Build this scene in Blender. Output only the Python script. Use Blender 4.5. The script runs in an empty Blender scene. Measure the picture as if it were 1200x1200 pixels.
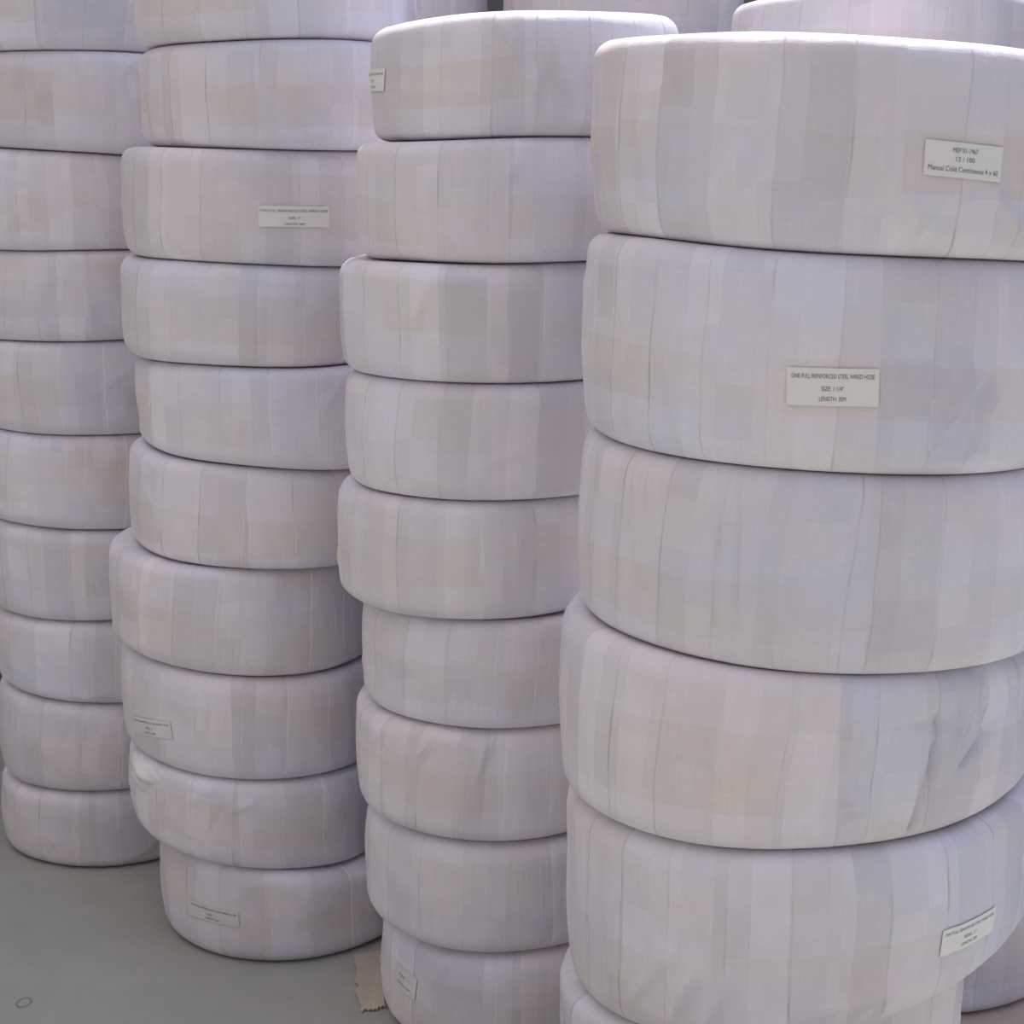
import bpy, math
import numpy as np

# ---------------------------------------------------------------- data
# every stack: distance Y of its axis, coil radius, lateral centre of each coil
# (top to bottom) and the seam planes (height at the axis, sideways slope)
STACKS = {
  1: {'y': 3.84, 'R': 0.28, 'cx': [-0.9981, -0.9872, -1.0131, -1.0022, -1.0078, -1.0098, -1.0064, -0.9889, -0.9946, -1.0019], 'seams': [(2.0882, 0.0), (1.884, 0.0005), (1.6717, -0.0424), (1.4578, -0.0118), (1.2561, -0.0034), (1.0436, -0.031), (0.8237, -0.0483), (0.6084, -0.0089), (0.4092, -0.0406), (0.1881, 0.0168), (0.0, 0.0)]},
  2: {'y': 3.37, 'R': 0.28, 'cx': [-0.475, -0.4702, -0.517, -0.528, -0.5065, -0.5292, -0.5837, -0.5682, -0.5609, -0.5035], 'seams': [(2.0725, 0.0), (1.8709, 0.0299), (1.6713, -0.0174), (1.4541, -0.0418), (1.2551, -0.0183), (1.0544, -0.0866), (0.8497, -0.054), (0.6278, -0.1045), (0.407, -0.0804), (0.2104, -0.1428), (0.0, 0.0)]},
  3: {'y': 2.97, 'R': 0.275, 'cx': [0.021, -0.0061, -0.0416, -0.0354, -0.0547, -0.0122, -0.0265, -0.0111, 0.0155], 'seams': [(1.8842, 0.0384), (1.6825, 0.0188), (1.4779, 0.0056), (1.2743, -0.0033), (1.0703, 0.0098), (0.8568, 0.0047), (0.6563, 0.0193), (0.4398, 0.0058), (0.2224, 0.0301), (0.0, 0.0)]},
  4: {'y': 2.45, 'R': 0.371, 'cx': [0.4947, 0.4784, 0.476, 0.4482, 0.4614, 0.4447, 0.458], 'seams': [(1.7949, -0.0648), (1.5211, -0.054), (1.2313, -0.026), (0.955, -0.007), (0.6965, 0.0886), (0.418, 0.2319), (0.2146, 0.058), (0.0, 0.0)]},
  5: {'y': 3.15, 'R': 0.285, 'cx': [0.6973, 0.6873, 0.7107, 0.6868, 0.7124, 0.6969, 0.7014, 0.7069, 0.698], 'seams': [(1.9369, 0.0), (1.7192, 0.0), (1.5027, 0.0), (1.2862, 0.0), (1.0789, 0.0), (0.8601, 0.0), (0.6415, 0.0), (0.435, 0.0), (0.2125, 0.0), (0.0, 0.0)]},
  6: {'y': 4.02, 'R': 0.28, 'cx': [-0.3403, -0.3262, -0.3464, -0.3288, -0.3568, -0.3544, -0.3369, -0.3392, -0.3432, -0.3462], 'seams': [(2.1085, 0.0), (1.8991, 0.0), (1.6861, 0.0), (1.4788, 0.0), (1.2653, 0.0), (1.0552, 0.0), (0.8452, 0.0), (0.6384, 0.0), (0.4255, 0.0), (0.2098, 0.0), (0.0, 0.0)]},
  7: {'y': 3.9, 'R': 0.28, 'cx': [0.2601, 0.2448, 0.2702, 0.2579, 0.2681, 0.2773, 0.2615, 0.2601, 0.2447, 0.2518], 'seams': [(2.0931, 0.0), (1.8838, 0.0), (1.6766, 0.0), (1.4688, 0.0), (1.2544, 0.0), (1.0413, 0.0), (0.8347, 0.0), (0.6328, 0.0), (0.4152, 0.0), (0.2087, 0.0), (0.0, 0.0)]},
}
EYE = 1.63
SKY_UP, SKY_LOW, SKY_ZEN, SUN, EXPO = 0.72, 0.45, 1.7, 12.0, -0.77
col = bpy.context.scene.collection
ORD = ['', 'first', 'second', 'third', 'fourth', 'fifth', 'sixth', 'seventh', 'eighth', 'ninth', 'tenth', 'eleventh']


# ---------------------------------------------------------------- materials
def nodes_of(name):
    m = bpy.data.materials.new(name)
    m.use_nodes = True
    nt = m.node_tree
    nt.nodes.clear()
    return m, nt


class G:
    """small helper around a node tree"""
    def __init__(s, nt):
        s.nt = nt

    def n(s, typ, **kw):
        nd = s.nt.nodes.new(typ)
        ins = kw.pop('ins', {})
        for k, v in kw.items():
            setattr(nd, k, v)
        for k, v in ins.items():
            s.put(nd.inputs[k], v)
        return nd

    def put(s, sock, v):
        if isinstance(v, bpy.types.NodeSocket):
            s.nt.links.new(v, sock)
        else:
            sock.default_value = v

    def m(s, op, a, b=0.0, c=0.0):
        nd = s.nt.nodes.new('ShaderNodeMath')
        nd.operation = op
        s.put(nd.inputs[0], a)
        s.put(nd.inputs[1], b)
        if op in ('MULTIPLY_ADD', 'SMOOTH_MIN', 'COMPARE'):
            s.put(nd.inputs[2], c)
        return nd.outputs[0]

    def xyz(s, x, y, z=0.0):
        nd = s.nt.nodes.new('ShaderNodeCombineXYZ')
        for i, v in enumerate((x, y, z)):
            s.put(nd.inputs[i], v)
        return nd.outputs[0]

    def noise(s, vec, scale, detail=2.0, rough=0.5, dist=0.0):
        nd = s.n('ShaderNodeTexNoise', ins={'Vector': vec, 'Scale': scale, 'Detail': detail, 'Roughness': rough, 'Distortion': dist})
        return nd.outputs['Fac']

    def white(s, vec):
        nd = s.n('ShaderNodeTexWhiteNoise', noise_dimensions='3D', ins={'Vector': vec})
        return nd.outputs['Value']

    def ramp(s, fac, stops):
        nd = s.nt.nodes.new('ShaderNodeValToRGB')
        e = nd.color_ramp.elements
        while len(e) < len(stops):
            e.new(0.5)
        for el, (p, c) in zip(e, stops):
            el.position = p
            el.color = c if len(c) == 4 else (*c, 1)
        s.put(nd.inputs[0], fac)
        return nd.outputs['Color']

    def mix(s, fac, a, b, mode='MIX'):
        nd = s.nt.nodes.new('ShaderNodeMix')
        nd.data_type = 'RGBA'
        nd.blend_type = mode
        s.put(nd.inputs[0], fac)
        s.put(nd.inputs[6], a)
        s.put(nd.inputs[7], b)
        return nd.outputs[2]

    def smooth(s, v, a, b):
        nd = s.n('ShaderNodeMapRange', interpolation_type='SMOOTHSTEP', ins={0: v, 1: a, 2: b, 3: 0.0, 4: 1.0})
        return nd.outputs[0]


def fabric_material():
    """woven plastic wrap, wound through the coil in overlapping upright bands"""
    m, nt = nodes_of('woven_wrap')
    g = G(nt)
    uv = g.n('ShaderNodeUVMap', uv_map='wrap').outputs[0]      # u: metres round the coil, v: metres up the side
    sp = g.n('ShaderNodeSeparateXYZ', ins={0: uv})
    u, v = sp.outputs[0], sp.outputs[1]
    rnd = g.n('ShaderNodeObjectInfo').outputs['Random']
    seed = g.m('MULTIPLY', rnd, 37.0)
    wob = g.noise(g.xyz(g.m('MULTIPLY', u, 2.0), g.m('MULTIPLY', v, 6.0), seed), 1.0, 1.0)
    slant = g.m('MULTIPLY_ADD', g.m('SUBTRACT', rnd, 0.5), 0.09, -0.03)
    uu = g.m('ADD', g.m('ADD', u, g.m('MULTIPLY', v, slant)), g.m('MULTIPLY', wob, 0.022))

    def bands(width, off):
        x = g.m('ADD', g.m('DIVIDE', uu, width), g.m('ADD', seed, off))
        idx = g.m('FLOOR', x)
        fr = g.m('FRACT', x)
        # unequal bands: shift every edge by a random amount
        return idx, fr
    i1, f1 = bands(0.092, 0.0)
    i2, f2 = bands(0.0537, 3.3)
    r1 = g.white(g.xyz(i1, seed, 1.0))
    r2 = g.white(g.xyz(i2, seed, 5.0))
    r3 = g.white(g.xyz(i1, seed, 9.0))
    # sheets under the translucent wrap: edges running round the coil
    wv = g.m('ADD', v, g.m('MULTIPLY', g.noise(g.xyz(u, seed, 2.0), 3.0, 0.0), 0.03))
    # the brown-paper belt round the middle shows through the film
    cr1 = g.white(g.xyz(seed, 1.5, 2.5))
    cr2 = g.white(g.xyz(seed, 6.5, 4.5))
    belt_lo = g.m('ADD', g.m('MULTIPLY_ADD', cr1, 0.05, 0.055), g.m('MULTIPLY', r3, 0.008))
    belt_hi = g.m('ADD', belt_lo, g.m('MULTIPLY_ADD', cr2, 0.05, 0.07))
    inb = g.m('MULTIPLY', g.smooth(wv, belt_lo, g.m('ADD', belt_lo, 0.003)), g.m('SUBTRACT', 1.0, g.smooth(wv, belt_hi, g.m('ADD', belt_hi, 0.003))))
    belt_on = g.m('MULTIPLY_ADD', g.smooth(g.noise(g.xyz(u, seed, 4.0), 4.0, 1.0), 0.36, 0.62), 0.8, 0.2)
    belt = g.m('MULTIPLY', g.m('MULTIPLY', inb, belt_on), g.m('MULTIPLY_ADD', r1, 0.5, 0.6))
    cellv = g.m('FLOOR', g.m('ADD', g.m('DIVIDE', wv, 0.074), r3))
    r4 = g.white(g.xyz(i2, cellv, seed))
    # tints of the cloth
    r5 = g.white(g.xyz(i1, g.m('ADD', cellv, 7.0), seed))
    tint = g.noise(g.xyz(g.m('MULTIPLY', u, 2.4), g.m('MULTIPLY', v, 5.0), g.m('ADD', seed, 8.0)), 1.0, 2.0)
    tint = g.m('ADD', tint, g.m('MULTIPLY', g.m('SUBTRACT', r5, 0.5), 0.12))
    tone = g.ramp(tint, [(0.28, (0.705, 0.70, 0.77)), (0.40, (0.715, 0.70, 0.745)), (0.48, (0.72, 0.705, 0.715)), (0.56, (0.735, 0.695, 0.715)), (0.68, (0.74, 0.69, 0.68)), (0.8, (0.73, 0.675, 0.685))])
    val = g.m('ADD', 0.865, g.m('MULTIPLY', r1, 0.14))
    val = g.m('ADD', val, g.m('MULTIPLY', r2, 0.10))
    val = g.m('ADD', val, g.m('MULTIPLY', r4, 0.07))
    spots = g.noise(g.xyz(g.m('MULTIPLY', u, 1.0), g.m('MULTIPLY', v, 1.0), seed), 26.0, 4.0, 0.6)
    val = g.m('ADD', val, g.m('MULTIPLY', g.m('SUBTRACT', spots, 0.5), 0.10))
    # fine threads both ways
    th = g.noise(g.xyz(g.m('MULTIPLY', u, 40.0), g.m('MULTIPLY', v, 420.0), seed), 1.0, 2.0, 0.6)
    tv = g.noise(g.xyz(g.m('MULTIPLY', uu, 330.0), g.m('MULTIPLY', v, 14.0), seed), 1.0, 2.0, 0.6)
    thr = g.m('ADD', g.m('SUBTRACT', th, 0.5), g.m('SUBTRACT', tv, 0.5))
    val = g.m('ADD', val, g.m('MULTIPLY', g.m('MULTIPLY', thr, g.m('MULTIPLY_ADD', g.smooth(spots, 0.4, 0.65), 0.8, 0.35)), 0.13))
    colr = g.mix(1.0, tone, g.xyz(val, val, val), 'MULTIPLY')
    colr = g.mix(1.0, colr, (0.985, 0.975, 1.015, 1), 'MULTIPLY')
    colr = g.mix(g.m('MULTIPLY', belt, 0.85), colr, g.mix(1.0, colr, (0.965, 0.925, 0.865, 1), 'MULTIPLY'))
    # thin darker lines along some band edges
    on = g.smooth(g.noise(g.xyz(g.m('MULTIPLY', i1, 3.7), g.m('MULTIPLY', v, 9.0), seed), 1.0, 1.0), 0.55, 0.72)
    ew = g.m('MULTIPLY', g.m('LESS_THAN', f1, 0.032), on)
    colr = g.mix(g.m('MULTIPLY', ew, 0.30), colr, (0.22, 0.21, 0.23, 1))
    # relief: sawtooth of the overlaps + threads + crumples
    saw = g.m('ADD', g.m('MULTIPLY', g.m('SUBTRACT', 1.0, f1), 0.0011), g.m('MULTIPLY', g.m('SUBTRACT', 1.0, f2), 0.0004))
    step = g.smooth(f1, 0.0, 0.05)
    h = g.m('MULTIPLY', saw, step)
    h = g.m('ADD', h, g.m('MULTIPLY', g.m('ADD', th, tv), 0.00035))
    crm = g.smooth(g.noise(g.xyz(u, v, g.m('ADD', seed, 20.0)), 5.0, 1.0), 0.52, 0.72)
    crn = g.noise(g.xyz(g.m('MULTIPLY_ADD', u, 1.6, g.m('MULTIPLY', v, 0.5)), g.m('MULTIPLY', v, 0.7), seed), 16.0, 2.0, 0.45, 0.25)
    plm = g.smooth(g.noise(g.xyz(u, g.m('MULTIPLY', v, 1.5), g.m('ADD', seed, 31.0)), 6.0, 1.0), 0.45, 0.65)
    pl = g.noise(g.xyz(g.m('MULTIPLY', uu, 95.0), g.m('MULTIPLY', v, 6.0), seed), 1.0, 1.0)
    h = g.m('ADD', h, g.m('MULTIPLY', g.m('MULTIPLY', pl, plm), 0.0016))
    h = g.m('ADD', h, g.m('MULTIPLY', g.m('MULTIPLY', crn, crm), 0.0065))
    big = g.noise(g.xyz(u, v, seed), 9.0, 2.0)
    h = g.m('ADD', h, g.m('MULTIPLY', big, 0.004))
    bump = g.n('ShaderNodeBump', ins={'Strength': 1.0, 'Distance': 1.0, 'Height': h})
    gl = g.smooth(g.noise(g.xyz(u, v, g.m('ADD', seed, 3.0)), 7.0, 2.0), 0.45, 0.7)
    rough = g.m('SUBTRACT', 0.55, g.m('MULTIPLY', gl, 0.22))
    bs = g.n('ShaderNodeBsdfPrincipled', ins={'Base Color': colr, 'Roughness': rough, 'Normal': bump.outputs[0], 'Specular IOR Level': 0.35})
    out = g.n('ShaderNodeOutputMaterial')
    nt.links.new(bs.outputs[0], out.inputs[0])
    return m


def floor_material():
    m, nt = nodes_of('yard_concrete')
    g = G(nt)
    pos = g.n('ShaderNodeNewGeometry').outputs['Position']
    a = g.noise(pos, 2.2, 4.0, 0.55)
    b = g.noise(pos, 14.0, 5.0, 0.6)
    c = g.noise(pos, 160.0, 3.0, 0.6)
    f = g.m('ADD', g.m('MULTIPLY', a, 0.6), g.m('ADD', g.m('MULTIPLY', b, 0.3), g.m('MULTIPLY', c, 0.1)))
    colr = g.ramp(f, [(0.3, (0.29, 0.30, 0.27)), (0.5, (0.335, 0.342, 0.312)), (0.7, (0.385, 0.385, 0.355))])
    sp = g.n('ShaderNodeSeparateXYZ', ins={0: pos})
    dx = g.m('SUBTRACT', sp.outputs[0], RING[0])
    dy = g.m('SUBTRACT', sp.outputs[1], RING[1])
    ang = g.noise(g.xyz(g.m('MULTIPLY', dx, 60.0), g.m('MULTIPLY', dy, 60.0)), 1.0, 2.0)
    r = g.m('SQRT', g.m('ADD', g.m('MULTIPLY', dx, dx), g.m('MULTIPLY', g.m('MULTIPLY', dy, dy), 0.55)))
    r = g.m('ADD', r, g.m('MULTIPLY', g.m('SUBTRACT', ang, 0.5), 0.004))
    ring = g.m('SUBTRACT', 1.0, g.smooth(g.m('ABSOLUTE', g.m('SUBTRACT', r, 0.0135)), 0.0008, 0.0038))
    colr = g.mix(g.m('MULTIPLY', ring, 0.8), colr, (0.16, 0.16, 0.15, 1))
    bump = g.n('ShaderNodeBump', ins={'Strength': 0.4, 'Distance': 1.0, 'Height': g.m('MULTIPLY', g.m('ADD', b, g.m('MULTIPLY', c, 0.5)), 0.002)})
    bs = g.n('ShaderNodeBsdfPrincipled', ins={'Base Color': colr, 'Roughness': 0.75, 'Normal': bump.outputs[0]})
    out = g.n('ShaderNodeOutputMaterial')
    nt.links.new(bs.outputs[0], out.inputs[0])
    return m


def plain_material(name, c, rough=0.6, var=0.12, scale=40.0):
    m, nt = nodes_of(name)
    g = G(nt)
    pos = g.n('ShaderNodeTexCoord').outputs['Object']
    a = g.noise(pos, scale, 4.0, 0.6)
    k = g.m('ADD', 1.0 - var, g.m('MULTIPLY', a, 2 * var))
    colr = g.mix(1.0, (*c, 1), g.xyz(k, k, k), 'MULTIPLY')
    bump = g.n('ShaderNodeBump', ins={'Strength': 0.3, 'Distance': 1.0, 'Height': g.m('MULTIPLY', a, 0.001)})
    bs = g.n('ShaderNodeBsdfPrincipled', ins={'Base Color': colr, 'Roughness': rough, 'Normal': bump.outputs[0]})
    out = g.n('ShaderNodeOutputMaterial')
    nt.links.new(bs.outputs[0], out.inputs[0])
    return m


RING = (-0.978, 2.94)
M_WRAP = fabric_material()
M_FLOOR = floor_material()
M_PAPER = plain_material('label_paper', (0.84, 0.82, 0.79), 0.5, 0.04)
M_FADED = plain_material('faded_label_paper', (0.70, 0.69, 0.69), 0.5, 0.08)
M_INK = plain_material('label_ink', (0.17, 0.16, 0.17), 0.6, 0.1)
M_CARD = plain_material('brown_cardboard', (0.50, 0.42, 0.35), 0.8, 0.18, 25.0)
M_TAPE = plain_material('pale_tape', (0.78, 0.765, 0.775), 0.3, 0.05)
M_ADDED_WALL = plain_material('added_wall_grey', (0.16, 0.155, 0.155), 0.85, 0.1, 3.0)


# ---------------------------------------------------------------- mesh helpers
def mesh_object(name, verts, faces, mat, parent=None, loc=(0, 0, 0), smooth=True):
    me = bpy.data.meshes.new(name)
    me.from_pydata([tuple(map(float, p)) for p in verts], [], [tuple(f) for f in faces])
    me.materials.append(mat)
    if smooth:
        me.polygons.foreach_set('use_smooth', [True] * len(me.polygons))
    me.update()
    o = bpy.data.objects.new(name, me)
    col.objects.link(o)
    o.location = loc
    if parent is not None:
        o.parent = parent
    return o


def smoothstep(x):
    x = np.clip(x, 0, 1)
    return x * x * (3 - 2 * x)


class Coil:
    """one wrapped coil between two seam surfaces"""
    def __init__(s, cx, cy, R, top, bot, seed, fine=False, creases=None):
        s.cx, s.cy, s.R, s.top, s.bot = cx, cy, R, top, bot
        s.rng = np.random.RandomState(seed)
        r = s.rng
        s.ph = r.uniform(0, 6.28, 12)
        s.am = r.uniform(0.3, 1.0, 12)
        s.rct = r.uniform(0.020, 0.031)
        s.rcb = r.uniform(0.022, 0.034)
        s.ect = r.uniform(0.024, 0.036)
        s.ecb = r.uniform(0.024, 0.037)
        s.lean = r.uniform(-0.006, 0.006)
        s.nb = int(round(2 * math.pi * R / 0.092))
        s.fine = fine
        s.quiet = []                       # (angle, t, da, dt) areas kept smooth under a paper label
        s.folds = []
        nf = 26 if fine else 16
        for _ in range(nf):
            a = r.uniform(-math.pi, math.pi)
            t = r.uniform(0.12, 0.9)
            th = r.choice([r.uniform(0.9, 1.57), r.uniform(0.2, 0.9), r.uniform(-1.2, -0.3)])
            s.folds.append((a, t, th, r.uniform(0.02, 0.07), r.uniform(0.004, 0.009), r.uniform(0.001, 0.0034) * r.choice([1, 1, -0.8])))
        for f in (creases or []):
            s.folds.append(f[:5] + (f[5] * 1.5,))

    def lump(s, a, t):
        d = np.zeros_like(a)
        for k in range(2, 8):
            d = d + 0.0022 * s.am[k] / (k ** 0.6) * np.cos(k * a + s.ph[k] + 1.3 * t * (k % 3 - 1))
        x = (a / (2 * math.pi) * s.nb + 0.5 * t + s.ph[0]) % 1.0
        d = d + 0.0013 * (1 - x) * smoothstep(x / 0.12)
        d = d + 0.0016 * np.sin(9 * t + 5 * a + s.ph[1]) * np.sin(3 * a + s.ph[2])
        return d

    def crumple(s, a, t, h):
        d = np.zeros_like(a)
        for (fa, ft, th, L, w, hh) in s.folds:
            du = ((a - fa + math.pi) % (2 * math.pi) - math.pi) * s.R
            dv = (t - ft) * h
            p = du * math.cos(th) + dv * math.sin(th)
            q = -du * math.sin(th) + dv * math.cos(th)
            ww = w * (0.5 + 0.8 * smoothstep((p / L + 1) / 2))
            d = d + hh * np.exp(-(p / L) ** 4) * np.exp(-(q / ww) ** 2)
        for (qa, qt, da, dt) in s.quiet:
            k = np.maximum(np.abs(a - qa) / da, np.abs(t - qt) / dt)
            d = d * smoothstep(k - 0.9)
        return d

    def outer(s, a, t, extra=0.0, crumple=True):
        """points on the outside wall; a = angle (0 faces -Y), t = 0 bottom .. 1 top"""
        a = np.asarray(a, float)
        t = np.asarray(t, float)
        hz = 0.21
        eb = np.clip(t * hz / s.ecb, 0, 1)
        et = np.clip((1 - t) * hz / s.ect, 0, 1)
        r = s.R - s.rcb * (1 - np.sqrt(np.clip(1 - (1 - eb) ** 2.3, 0, 1))) - s.rct * (1 - np.sqrt(np.clip(1 - (1 - et) ** 2.3, 0, 1)))
        r = r - 0.006 * (2 * t - 1) ** 2 + s.lean * (t - 0.5)
        edge = smoothstep(np.minimum(t, 1 - t) * 9)
        r = r + s.lump(a, t) * (0.4 + 0.6 * edge)
        if crumple:
            r = r + s.crumple(a, t, hz) * edge
        r = r + extra
        return s.place(r, a, t)

    def place(s, r, a, t):
        X = s.cx + r * np.sin(a)
        Y = s.cy - r * np.cos(a)
        zt = s.top(X, Y)
        zb = s.bot(X, Y)
        return np.stack([X, Y, zb + (zt - zb) * t], -1)

    def build(s, name):
        NA = 400 if s.fine else 240
        NT = 44 if s.fine else 28
        t = 0.5 - 0.5 * np.cos(np.linspace(0, math.pi, NT) ** 1.0)
        t = 0.65 * t + 0.35 * np.linspace(0, 1, NT)
        a = np.linspace(-math.pi, math.pi, NA, endpoint=False) + math.pi   # seam of the UV at the back
        A, T = np.meshgrid(a, t, indexing='ij')
        P = [s.outer(((A + math.pi) % (2 * math.pi)) - math.pi, T)]
        # top annulus, the hole through the middle, bottom annulus
        Rh = 0.40 * s.R
        rin = [(s.R - s.rct - 0.012, 1.0), (0.8 * s.R, 1.0), (0.62 * s.R, 1.0), (Rh + 0.03, 1.0), (Rh + 0.008, 0.965), (Rh, 0.87), (Rh - 0.004, 0.5), (Rh, 0.13), (Rh + 0.008, 0.035), (Rh + 0.03, 0.0), (0.62 * s.R, 0.0), (0.8 * s.R, 0.0), (s.R - s.rcb - 0.012, 0.0)]
        for (r, tt) in rin:
            A1 = a[:, None]
            x = (A1 / (2 * math.pi) * s.nb + s.ph[0]) % 1.0
            P.append(s.place(r + 0.0012 * np.cos(5 * A1 + s.ph[4]), A1, np.full_like(A1, tt)))
        P = np.concatenate(P, 1)
        n = P.shape[1]
        base = np.array([s.cx, s.cy, float(s.bot(np.array(s.cx), np.array(s.cy)))])
        V = (P - base).reshape(-1, 3)
        i = np.arange(NA)[:, None]
        j = np.arange(n)[None, :]
        i2 = (i + 1) % NA
        j2 = (j + 1) % n
        Fq = np.stack([i * n + j, i2 * n + j, i2 * n + j2, i * n + j2], -1).reshape(-1, 4)
        me = bpy.data.meshes.new(name)
        me.vertices.add(len(V))
        me.vertices.foreach_set('co', V.astype(np.float32).ravel())
        me.loops.add(Fq.size)
        me.loops.foreach_set('vertex_index', Fq.astype(np.int32).ravel())
        me.polygons.add(len(Fq))
        me.polygons.foreach_set('loop_start', np.arange(0, Fq.size, 4, dtype=np.int32))
        me.polygons.foreach_set('loop_total', np.full(len(Fq), 4, dtype=np.int32))
        me.polygons.foreach_set('use_smooth', np.ones(len(Fq), dtype=bool))
        # UV in metres
        seg = np.linalg.norm(np.diff(np.concatenate([P, P[:, :1]], 1)[0], axis=0), axis=1)
        vv = np.concatenate([[0], np.cumsum(seg)])
        du = s.R * 2 * math.pi / NA
        I = np.broadcast_to(i, (NA, n))
        J = np.broadcast_to(j, (NA, n))
        uu = np.stack([I * du, (I + 1) * du, (I + 1) * du, I * du], -1)
        vw = np.stack([vv[J], vv[J], vv[J + 1], vv[J + 1]], -1)
        uvl = me.uv_layers.new(name='wrap')
        uvl.data.foreach_set('uv', np.stack([uu, vw], -1).astype(np.float32).ravel())
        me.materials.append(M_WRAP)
        me.update()
        me.validate()
        o = bpy.data.objects.new(name, me)
        o.location = base
        col.objects.link(o)
        s.obj, s.base = o, base
        return o

    # -------- flat things that follow the outside wall
    def on_wall(s, pts, a0, t0, roll, off, hz=0.21):
        """pts (n,2) in metres -> local coordinates on the wall around (a0, t0)"""
        pts = np.asarray(pts, float)
        c, q = math.cos(roll), math.sin(roll)
        du = pts[:, 0] * c - pts[:, 1] * q
        dv = pts[:, 0] * q + pts[:, 1] * c
        a = a0 + du / s.R
        t = t0 + dv / hz
        return s.outer(a, t, off, True) - s.base


def patch(coil, name, w, h, a0, t0, roll, off, mat, parent, corner=0.0, nx=24, ny=8, skew=None):
    """a thin sheet w x h stuck on the wall, with real thickness"""
    xs = np.linspace(-w / 2, w / 2, nx)
    ys = np.linspace(-h / 2, h / 2, ny)
    X, Y = np.meshgrid(xs, ys, indexing='ij')
    pts = np.stack([X.ravel(), Y.ravel()], -1)
    if skew is not None:
        pts = skew(pts)
    curl = off
    top = coil.on_wall(pts, a0, t0, roll, curl)
    bot = coil.on_wall(pts, a0, t0, roll, curl - 0.0007)
    V = np.concatenate([top, bot])
    N = nx * ny
    F = []
    idx = lambda i, j: i * ny + j
    for i in range(nx - 1):
        for j in range(ny - 1):
            F.append((idx(i, j), idx(i + 1, j), idx(i + 1, j + 1), idx(i, j + 1)))
            F.append((N + idx(i, j), N + idx(i, j + 1), N + idx(i + 1, j + 1), N + idx(i + 1, j)))
    for i in range(nx - 1):
        F.append((idx(i, 0), N + idx(i, 0), N + idx(i + 1, 0), idx(i + 1, 0)))
        F.append((idx(i, ny - 1), idx(i + 1, ny - 1), N + idx(i + 1, ny - 1), N + idx(i, ny - 1)))
    for j in range(ny - 1):
        F.append((idx(0, j), idx(0, j + 1), N + idx(0, j + 1), N + idx(0, j)))
        F.append((idx(nx - 1, j), N + idx(nx - 1, j), N + idx(nx - 1, j + 1), idx(nx - 1, j + 1)))
    return mesh_object(name, V, F, mat, parent, smooth=False)


def text_mesh(body, size):
    cu = bpy.data.curves.new('lettering', 'FONT')
    cu.body = body
    cu.size = size
    cu.align_x = 'CENTER'
    cu.align_y = 'CENTER'
    cu.resolution_u = 3
    o = bpy.data.objects.new('lettering', cu)
    col.objects.link(o)
    dg = bpy.context.evaluated_depsgraph_get()
    dg.update()
    me = bpy.data.meshes.new_from_object(o.evaluated_get(dg))
    V = np.array([v.co[:2] for v in me.vertices]) if len(me.vertices) else np.zeros((0, 2))
    F = [tuple(p.vertices) for p in me.polygons]
    bpy.data.objects.remove(o)
    bpy.data.curves.remove(cu)
    bpy.data.meshes.remove(me)
    return V, F


def paper_label(coil, w, h, a0, t0, roll, lines, mat=None, desc='printed white paper label', off=0.0022):
    """lines: (text, y as part of the height, width as part of w, letter height in m)"""
    lb = patch(coil, 'paper_label', w, h, a0, t0, roll, off, mat or M_PAPER, coil.obj)
    lb['label'] = desc
    VV, FF, n = [], [], 0
    for (txt, fy, fw, size) in lines:
        V, F = text_mesh(txt, size)
        if not len(V):
            continue
        width = V[:, 0].max() - V[:, 0].min()
        V[:, 0] *= fw * w / width
        V[:, 1] += fy * h
        VV.append(V)
        FF += [tuple(k + n for k in f) for f in F]
        n += len(V)
    if VV:
        V = np.concatenate(VV)
        P = coil.on_wall(V, a0, t0, roll, off + 0.0005)
        mesh_object('lettering', P, FF, M_INK, lb, smooth=False)
    return lb


# ---------------------------------------------------------------- the stacks
NAMES = {1: 'far left stack', 2: 'second stack from the left', 3: 'third stack from the left',
         4: 'big front right stack', 5: 'stack behind the front right one', 6: 'back row stack behind the second and third stacks',
         7: 'back row stack directly behind the third stack'}


def seam_fn(z0, b, cx, seed, amp=0.003):
    r = np.random.RandomState(seed)
    k1, k2, p1, p2 = r.uniform(7, 15), r.uniform(7, 15), r.uniform(0, 6), r.uniform(0, 6)

    def f(X, Y):
        return z0 + b * (X - cx) + amp * np.sin(k1 * X + p1) * np.cos(k2 * Y + p2)
    return f


def flat_fn(z0):
    return lambda X, Y: z0 + 0 * X


COILS = {}


def build_stack(k, extra=None):
    st = STACKS[k]
    n = len(st['cx'])
    base = 0.004 if k == 5 else 0.0
    fn = []
    for i, (z, b) in enumerate(st['seams']):
        cx = st['cx'][max(0, i - 1)]
        fn.append(flat_fn(base) if i == n else seam_fn(z, b, cx, 100 * k + i, 0.0035 if i == 0 and k in (3, 4) else 0.0022))
    for i in range(n):
        rr = st['R'] + (st.get('dR') or {}).get(i, 0)
        lower = fn[i + 1]
        up = (lambda f: (lambda X, Y: f(X, Y) + (0.0 if f is None else 0.0006)))(lower) if i < n - 1 else lower
        c = Coil(st['cx'][i], st['y'] + (st.get('dy') or {}).get(i, 0), rr, fn[i], up, 1000 * k + i, fine=(k == 4), creases=(extra or {}).get(i))
        for q in QUIET.get((k, i), []):
            c.quiet.append(q)
        c.build('wrapped_hose_coil')
        c.obj['category'] = 'hose coil'
        COILS[(k, i)] = c


# (angle, t, half width, half height) kept smooth: set together with the paper labels
LABELS = {}
QUIET = {}
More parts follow.
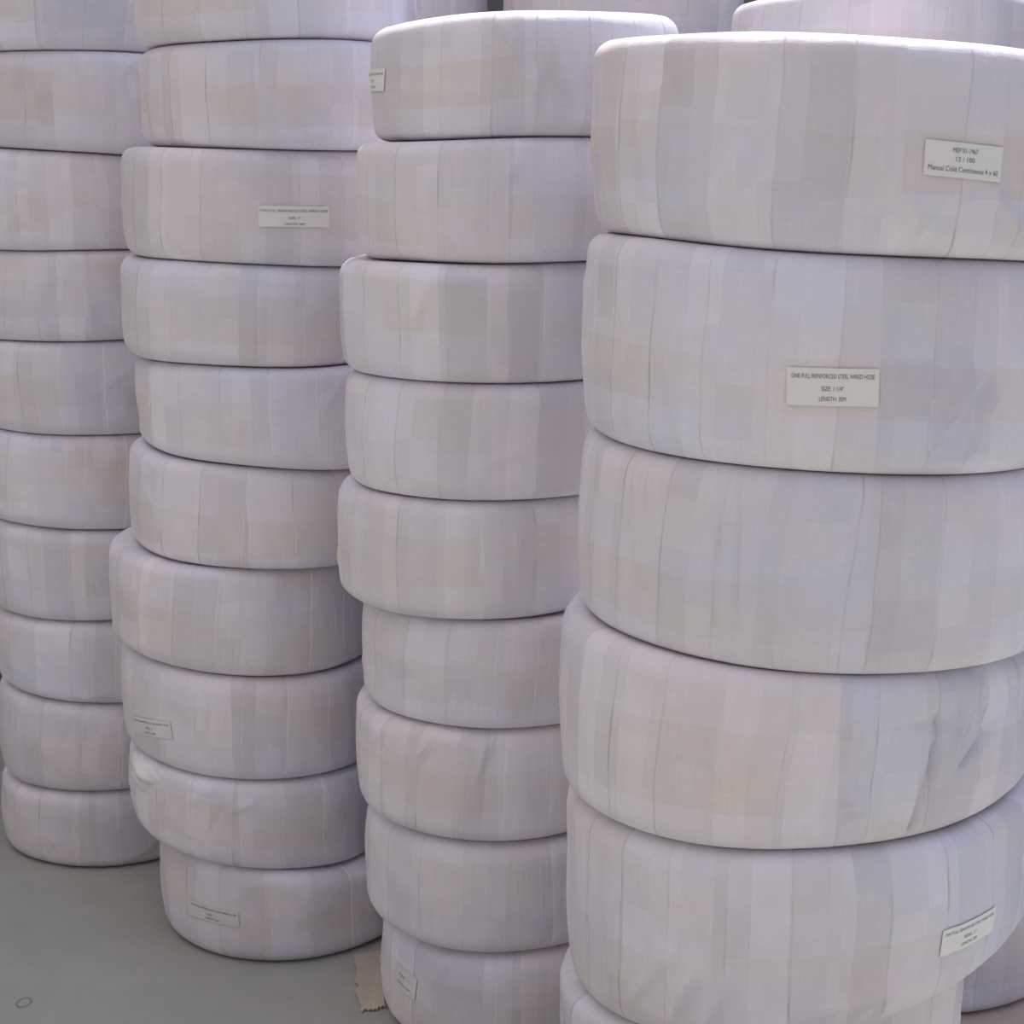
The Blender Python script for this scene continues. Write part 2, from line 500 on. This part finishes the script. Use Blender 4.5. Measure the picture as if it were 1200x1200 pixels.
# label centre on the wall: angle, height fraction, width, height, roll
LAB = {
    (4, 0): (0.214, 0.459, 0.108, 0.034, -0.035),
    (4, 1): (-0.161, 0.410, 0.118, 0.036, 0.025),
    (4, 4): (0.558, 0.374, 0.106, 0.034, -0.04),
    (2, 2): (0.374, 0.434, 0.138, 0.038, 0.01),
    (2, 7): (-0.702, 0.365, 0.125, 0.034, 0.17),
    (2, 9): (-0.465, 0.472, 0.127, 0.032, 0.03),
    (3, 0): (-1.236, 0.536, 0.115, 0.040, -0.03),
    (3, 8): (-0.937, 0.551, 0.075, 0.042, -0.10),
}
for key, (a0, t0, w, h, roll) in LAB.items():
    QUIET[key] = [(a0, t0, (w / 2 + 0.008) / STACKS[key[0]]['R'], (h / 2 + 0.006) / 0.21)]

# big pulls and creases in the cloth: (angle, t, direction, length, width, height)
EX = {4: {
    0: [(-0.62, 0.30, 0.75, 0.05, 0.012, 0.006), (-0.50, 0.22, 0.9, 0.04, 0.010, 0.004), (-0.85, 0.33, 1.1, 0.035, 0.007, 0.004),
        (0.02, 0.28, -0.8, 0.06, 0.010, 0.004), (-0.22, 0.25, -0.6, 0.05, 0.012, 0.004), (0.12, 0.22, 0.9, 0.05, 0.010, 0.004), (0.42, 0.2, -0.7, 0.06, 0.012, 0.005), (0.3, 0.3, 0.3, 0.05, 0.008, 0.003)],
    1: [(0.30, 0.33, 0.85, 0.07, 0.008, 0.006), (0.42, 0.30, 1.1, 0.06, 0.008, 0.006), (0.22, 0.42, 0.1, 0.05, 0.008, 0.003), (0.5, 0.45, 0.7, 0.05, 0.01, 0.004)],
    2: [(-0.95, 0.9, 1.5, 0.035, 0.006, 0.005), (-0.88, 0.88, 1.5, 0.04, 0.006, 0.004), (-0.8, 0.88, 1.45, 0.04, 0.005, 0.003), (-0.55, 0.6, 1.5, 0.10, 0.004, -0.003), (-0.47, 0.6, 1.55, 0.10, 0.004, -0.003)],
    3: [(0.32, 0.72, 0.0, 0.05, 0.006, -0.004), (0.38, 0.58, 1.5, 0.045, 0.006, -0.006), (0.52, 0.75, 1.2, 0.06, 0.012, 0.006), (0.60, 0.52, 0.6, 0.05, 0.007, -0.006),
        (0.62, 0.8, -1.4, 0.06, 0.006, -0.006), (0.33, 0.25, 1.2, 0.07, 0.006, -0.006), (0.06, 0.80, 0.4, 0.02, 0.010, 0.005), (0.05, 0.70, 0.4, 0.02, 0.009, 0.005), (0.06, 0.30, 0.15, 0.022, 0.008, 0.006), (0.07, 0.20, 0.15, 0.03, 0.008, 0.004)],
    4: [(-0.62, 0.25, 1.0, 0.05, 0.012, 0.006), (-0.5, 0.15, 1.0, 0.06, 0.010, 0.005), (-0.75, 0.35, 0.7, 0.05, 0.012, 0.005), (0.1, 0.12, 0.9, 0.06, 0.012, 0.004), (0.35, 0.22, 0.10, 0.22, 0.014, 0.004), (0.2, 0.14, 1.0, 0.05, 0.012, 0.004)],
}, 3: {0: [(-0.05, 0.62, -1.1, 0.06, 0.010, 0.006), (0.08, 0.5, 1.4, 0.06, 0.010, 0.005), (0.2, 0.55, -1.3, 0.06, 0.012, 0.005)],
       2: [(-0.45, 0.6, 1.2, 0.05, 0.012, 0.005), (-0.35, 0.45, -0.9, 0.04, 0.012, 0.005)],
       6: [(-0.95, 0.8, 1.2, 0.04, 0.008, 0.005), (-0.5, 0.82, 1.1, 0.05, 0.006, 0.004), (-0.1, 0.75, 1.3, 0.05, 0.006, 0.004)]}}
STACKS[4]['dR'] = {0: 0.004, 4: 0.002, 5: -0.045, 6: -0.03}
STACKS[4]['cx'][5] = 0.408
STACKS[4]['cx'][6] = 0.41
for i in range(9):                      # the stack behind leans a little to the right towards its foot
    STACKS[5]['cx'][i] += 0.155 * i / 8
for k in STACKS:
    build_stack(k, EX.get(k))

# ---- labels on the coils
T3 = 'TWO FULL REINFORCED STEEL WIRED HOSE'
paper = {
    (4, 0): [('MEP 01-1967', 0.27, 0.32, 0.0065), ('12 / 100', 0.02, 0.24, 0.0065), ('Manual Cold Continuous 4 x 60', -0.27, 0.90, 0.0072)],
    (4, 1): [('ONE FULL REINFORCED STEEL WIRED HOSE', 0.28, 0.90, 0.0062), ('SIZE: 1 1/4"', -0.05, 0.24, 0.0062), ('LENGTH: 30M', -0.32, 0.29, 0.0062)],
    (4, 4): [(T3, 0.28, 0.92, 0.0058), ('SIZE: 1"', -0.05, 0.24, 0.0060), ('LENGTH: 50M', -0.32, 0.29, 0.0060)],
    (2, 2): [(T3, 0.26, 0.95, 0.0065), ('SIZE: 1"', -0.08, 0.17, 0.0060), ('LENGTH: 50M', -0.36, 0.29, 0.0060)],
    (2, 7): [(T3, 0.28, 0.92, 0.0055), ('SIZE: 1"', -0.05, 0.2, 0.0055), ('LENGTH: 50M', -0.32, 0.29, 0.0055)],
    (2, 9): [(T3, 0.28, 0.92, 0.0055), ('SIZE: 1"', -0.05, 0.2, 0.0055), ('LENGTH: 50M', -0.32, 0.29, 0.0055)],
    (3, 0): [(T3, 0.26, 0.92, 0.0062), ('SIZE: 1"', -0.05, 0.2, 0.0062), ('LENGTH: 50M', -0.32, 0.32, 0.0062)],
    (3, 8): [('SIZE: 1"', 0.15, 0.5, 0.006), ('LENGTH: 50M', -0.25, 0.6, 0.006)],
}
for key, (a0, t0, w, h, roll) in LAB.items():
    faded = key in ((2, 7), (2, 9), (3, 8))
    paper_label(COILS[key], w, h, a0, t0, roll, paper[key], M_FADED if faded else M_PAPER,
                'crumpled faded paper label' if faded else 'printed white paper label')

# ---- clear-tape ends and the knotted tuck of cloth
def tuck(coil, a0, t0, w, h, d, name, desc):
    """a soft bulging tuck of cloth on the wall"""
    nx, ny = 30, 24
    V = []
    for i in range(nx):
        for j in range(ny):
            x = -1 + 2 * i / (nx - 1)
            y = -1 + 2 * j / (ny - 1)
            # square to disc
            X = x * math.sqrt(1 - y * y / 2)
            Y = y * math.sqrt(1 - x * x / 2)
            rr = min(1.0, X * X + Y * Y)
            th = math.atan2(Y, X)
            wv = 1 + 0.16 * math.sin(3 * th + 0.7) + 0.10 * math.sin(5 * th + 2.0)
            X, Y = X * wv, Y * wv
            bulge = d * (1 - rr) ** 1.15 * (1 + 0.35 * math.sin(6 * X + 4 * Y)) - 0.0008
            p = coil.on_wall([(X * w / 2, Y * h / 2)], a0, t0, 0.12, bulge)[0]
            V.append(p)
    F = [(i * ny + j, (i + 1) * ny + j, (i + 1) * ny + j + 1, i * ny + j + 1) for i in range(nx - 1) for j in range(ny - 1)]
    o = mesh_object(name, V, F, M_TAPE, coil.obj)
    o['label'] = desc
    return o


tuck(COILS[(2, 8)], -0.93, 0.79, 0.13, 0.085, 0.012, 'cloth_tuck', 'bulging pale tuck of wrap at the upper edge')

# ---- what each coil is called
def put(k, i, label, group):
    COILS[(k, i)].obj['label'] = label
    COILS[(k, i)].obj['group'] = group


GR = {1: 'wrapped hose coils of the far left stack', 2: 'wrapped hose coils of the second stack from the left',
      3: 'wrapped hose coils of the third stack from the left', 4: 'large wrapped hose coils of the front right stack',
      5: 'wrapped hose coils of the stack behind the front right one', 6: 'wrapped hose coils of the back row', 7: 'wrapped hose coils of the back row'}
TXT = {
    (1, 0): 'white wrapped hose coil cut by the top edge, topmost in the far left stack',
    (1, 9): 'white wrapped hose coil on the concrete, bottom of the far left stack',
    (2, 0): 'white wrapped hose coil cut by the top edge, topmost in the second stack from left',
    (2, 2): 'white wrapped hose coil with a clean printed label, third down the second stack from left',
    (2, 6): 'wide jutting white wrapped hose coil, seventh down the second stack from left',
    (2, 7): 'white wrapped hose coil with crumpled label at left, eighth down the second stack',
    (2, 8): 'white wrapped hose coil with a bulging cloth tuck, ninth down the second stack from left',
    (2, 9): 'white wrapped hose coil with faded label on the concrete, bottom of the second stack',
    (3, 0): 'white wrapped hose coil with label at its left edge, top of the third stack',
    (3, 8): 'white wrapped hose coil with faded label, lowest in view in the third stack',
    (4, 0): 'large white wrapped hose coil with bright rim and label, top of the front right stack',
    (4, 1): 'large white wrapped hose coil with centred label, second down the front right stack',
    (4, 2): 'large white wrapped hose coil without label, third down the front right stack',
    (4, 3): 'large creased white wrapped hose coil, fourth down the front right stack',
    (4, 4): 'large white wrapped hose coil with tilted label at right, fifth down the front right stack',
    (4, 5): 'large white wrapped hose coil peeping out at the bottom edge of the front right stack',
    (5, 0): 'pale wrapped hose coil seen above the front right stack, in the stack behind it',
    (6, 0): 'pale wrapped hose coil seen between the tops of the second and third stacks',
    (7, 0): 'shaded wrapped hose coil seen just above the rim of the third stack',
    (5, 8): 'wrapped hose coil on the floor behind the front right stack, at the bottom right corner',
}
SN = {1: 'far left stack', 2: 'second stack from the left', 3: 'third stack from the left'}
for (k, i), c in COILS.items():
    if (k, i) in TXT:
        put(k, i, TXT[(k, i)], GR[k])
    elif k in SN:
        put(k, i, 'white wrapped hose coil without label, %s down the %s' % (ORD[i + 1], SN[k]), GR[k])
    elif k == 5:
        put(k, i, 'wrapped hose coil hidden behind the front right stack', 'hidden coils behind the front right stack')
    elif k == 4:
        put(k, i, 'large wrapped hose coil on the floor under the front right stack', GR[4])
    else:
        put(k, i, 'wrapped hose coil hidden in the back row of stacks', 'hidden coils of the back row')

# ---------------------------------------------------------------- floor and loose cardboard
def ragged_sheet(name, outline, z, th, mat, nseg=10, jag=0.0, seed=1, lift=0.0):
    """flat board from an outline whose sides can be torn"""
    r = np.random.RandomState(seed)
    pts = []
    n = len(outline)
    for i in range(n):
        p, q = np.array(outline[i][:2]), np.array(outline[(i + 1) % n][:2])
        torn = outline[i][2]
        k = nseg if torn else 2
        nrm = np.array([-(q - p)[1], (q - p)[0]])
        nrm = nrm / (np.linalg.norm(nrm) + 1e-9)
        for j in range(k):
            f = j / k
            pts.append(p + (q - p) * f + (nrm * r.uniform(-jag, jag) if torn and j else 0))
    pts = np.array(pts)
    c = pts.mean(0)
    m = len(pts)
    rings = [1.0, 0.66, 0.33]
    V, F = [], []
    for side in (1, 0):
        for g in rings:
            for p in pts:
                q = c + (p - c) * g
                zz = lift * max(0.0, math.sin(9 * q[0] + 14 * q[1])) * g
                V.append((q[0], q[1], z + zz + (th if side else 0)))
        V.append((c[0], c[1], z + (th if side else 0)))
    per = m * len(rings) + 1
    for side, o in ((1, 0), (0, per)):
        for g in range(len(rings) - 1):
            for i in range(m):
                f = (o + g * m + i, o + g * m + (i + 1) % m, o + (g + 1) * m + (i + 1) % m, o + (g + 1) * m + i)
                F.append(f if side else f[::-1])
        for i in range(m):
            f = (o + 2 * m + i, o + 2 * m + (i + 1) % m, o + 3 * m)
            F.append(f if side else f[::-1])
    for i in range(m):
        F.append((i, per + i, per + (i + 1) % m, (i + 1) % m))
    V = np.array(V)
    b = np.array([c[0], c[1], z])
    return mesh_object(name, V - b, F, mat, None, b, smooth=False)


fl = mesh_object('floor', [(-14, -6, 0), (14, -6, 0), (14, 16, 0), (-14, 16, 0)], [(0, 1, 2, 3)], M_FLOOR, smooth=False)
fl['kind'] = 'structure'

def block(name, lo, hi, mat):
    (x0, y0, z0), (x1, y1, z1) = lo, hi
    V = [(x, y, z) for x in (x0, x1) for y in (y0, y1) for z in (z0, z1)]
    F = [(0, 1, 3, 2), (4, 6, 7, 5), (0, 4, 5, 1), (2, 3, 7, 6), (0, 2, 6, 4), (1, 5, 7, 3)]
    return mesh_object(name, V, F, mat, smooth=False)


for nm, y0, y1, hh in (('added_wall_front', -1.65, -1.4, 4.3), ('added_wall_back', 4.75, 5.0, 4.0)):  # walls added only to shade the lower coils and keep sun off the floor
    wb = block(nm, (-9, y0, 0), (9, y1, hh), M_ADDED_WALL)
    wb['kind'] = 'structure'

cb = ragged_sheet('cardboard_strip', [(-0.252, 2.915, True), (-0.30, 2.90, True), (-0.338, 3.13, True), (-0.262, 3.16, False)][::-1], 0.0005, 0.004, M_CARD, 12, 0.005, 4, 0.004)
cb['label'] = 'torn brown cardboard strip on the concrete between the second and third stacks'
cb['category'] = 'cardboard'
sh = ragged_sheet('cardboard_sheet', [(0.86, 2.66, True), (1.4, 2.66, False), (1.4, 3.45, False), (0.86, 3.45, False)], 0.0, 0.004, M_CARD, 12, 0.005, 8)
sh['label'] = 'flat brown cardboard sheet under the stack behind the front right one'
sh['category'] = 'cardboard'

# ---------------------------------------------------------------- light
w = bpy.data.worlds.new('open_sky')
bpy.context.scene.world = w
w.use_nodes = True
nt = w.node_tree
nt.nodes.clear()
g = G(nt)
gen = g.n('ShaderNodeTexCoord').outputs['Generated']
sp = g.n('ShaderNodeSeparateXYZ', ins={0: gen})
side = g.smooth(sp.outputs[0], -0.4, 0.8)
sky = g.mix(side, (1.0, 0.94, 0.95, 1), (0.56, 0.66, 1.08, 1))
up = g.smooth(sp.outputs[2], -0.05, 0.6)
zen = g.smooth(sp.outputs[2], 0.70, 1.0)
k = g.m('ADD', g.m('MULTIPLY_ADD', up, SKY_UP, SKY_LOW), g.m('MULTIPLY', zen, SKY_ZEN))
bg = g.n('ShaderNodeBackground', ins={'Color': sky, 'Strength': k})
out = g.n('ShaderNodeOutputWorld')
nt.links.new(bg.outputs[0], out.inputs[0])

sun = bpy.data.lights.new('sun', 'SUN')
sun.energy = SUN
sun.angle = math.radians(8)
sun.color = (1.0, 0.98, 0.95)
so = bpy.data.objects.new('sun', sun)
col.objects.link(so)
so.rotation_euler = (math.radians(-30), 0, math.radians(-15))

# ---------------------------------------------------------------- camera
cam = bpy.data.cameras.new('camera')
cam.sensor_width = 36
cam.lens = 36 * 1880 / 1200
co = bpy.data.objects.new('camera', cam)
col.objects.link(co)
co.location = (0, 0, EYE)
co.rotation_euler = (math.radians(90 - 12), 0, 0)
sc = bpy.context.scene
sc.camera = co
sc.view_settings.view_transform = 'Standard'
sc.view_settings.look = 'None'
sc.view_settings.gamma = 1
sc.view_settings.exposure = EXPO
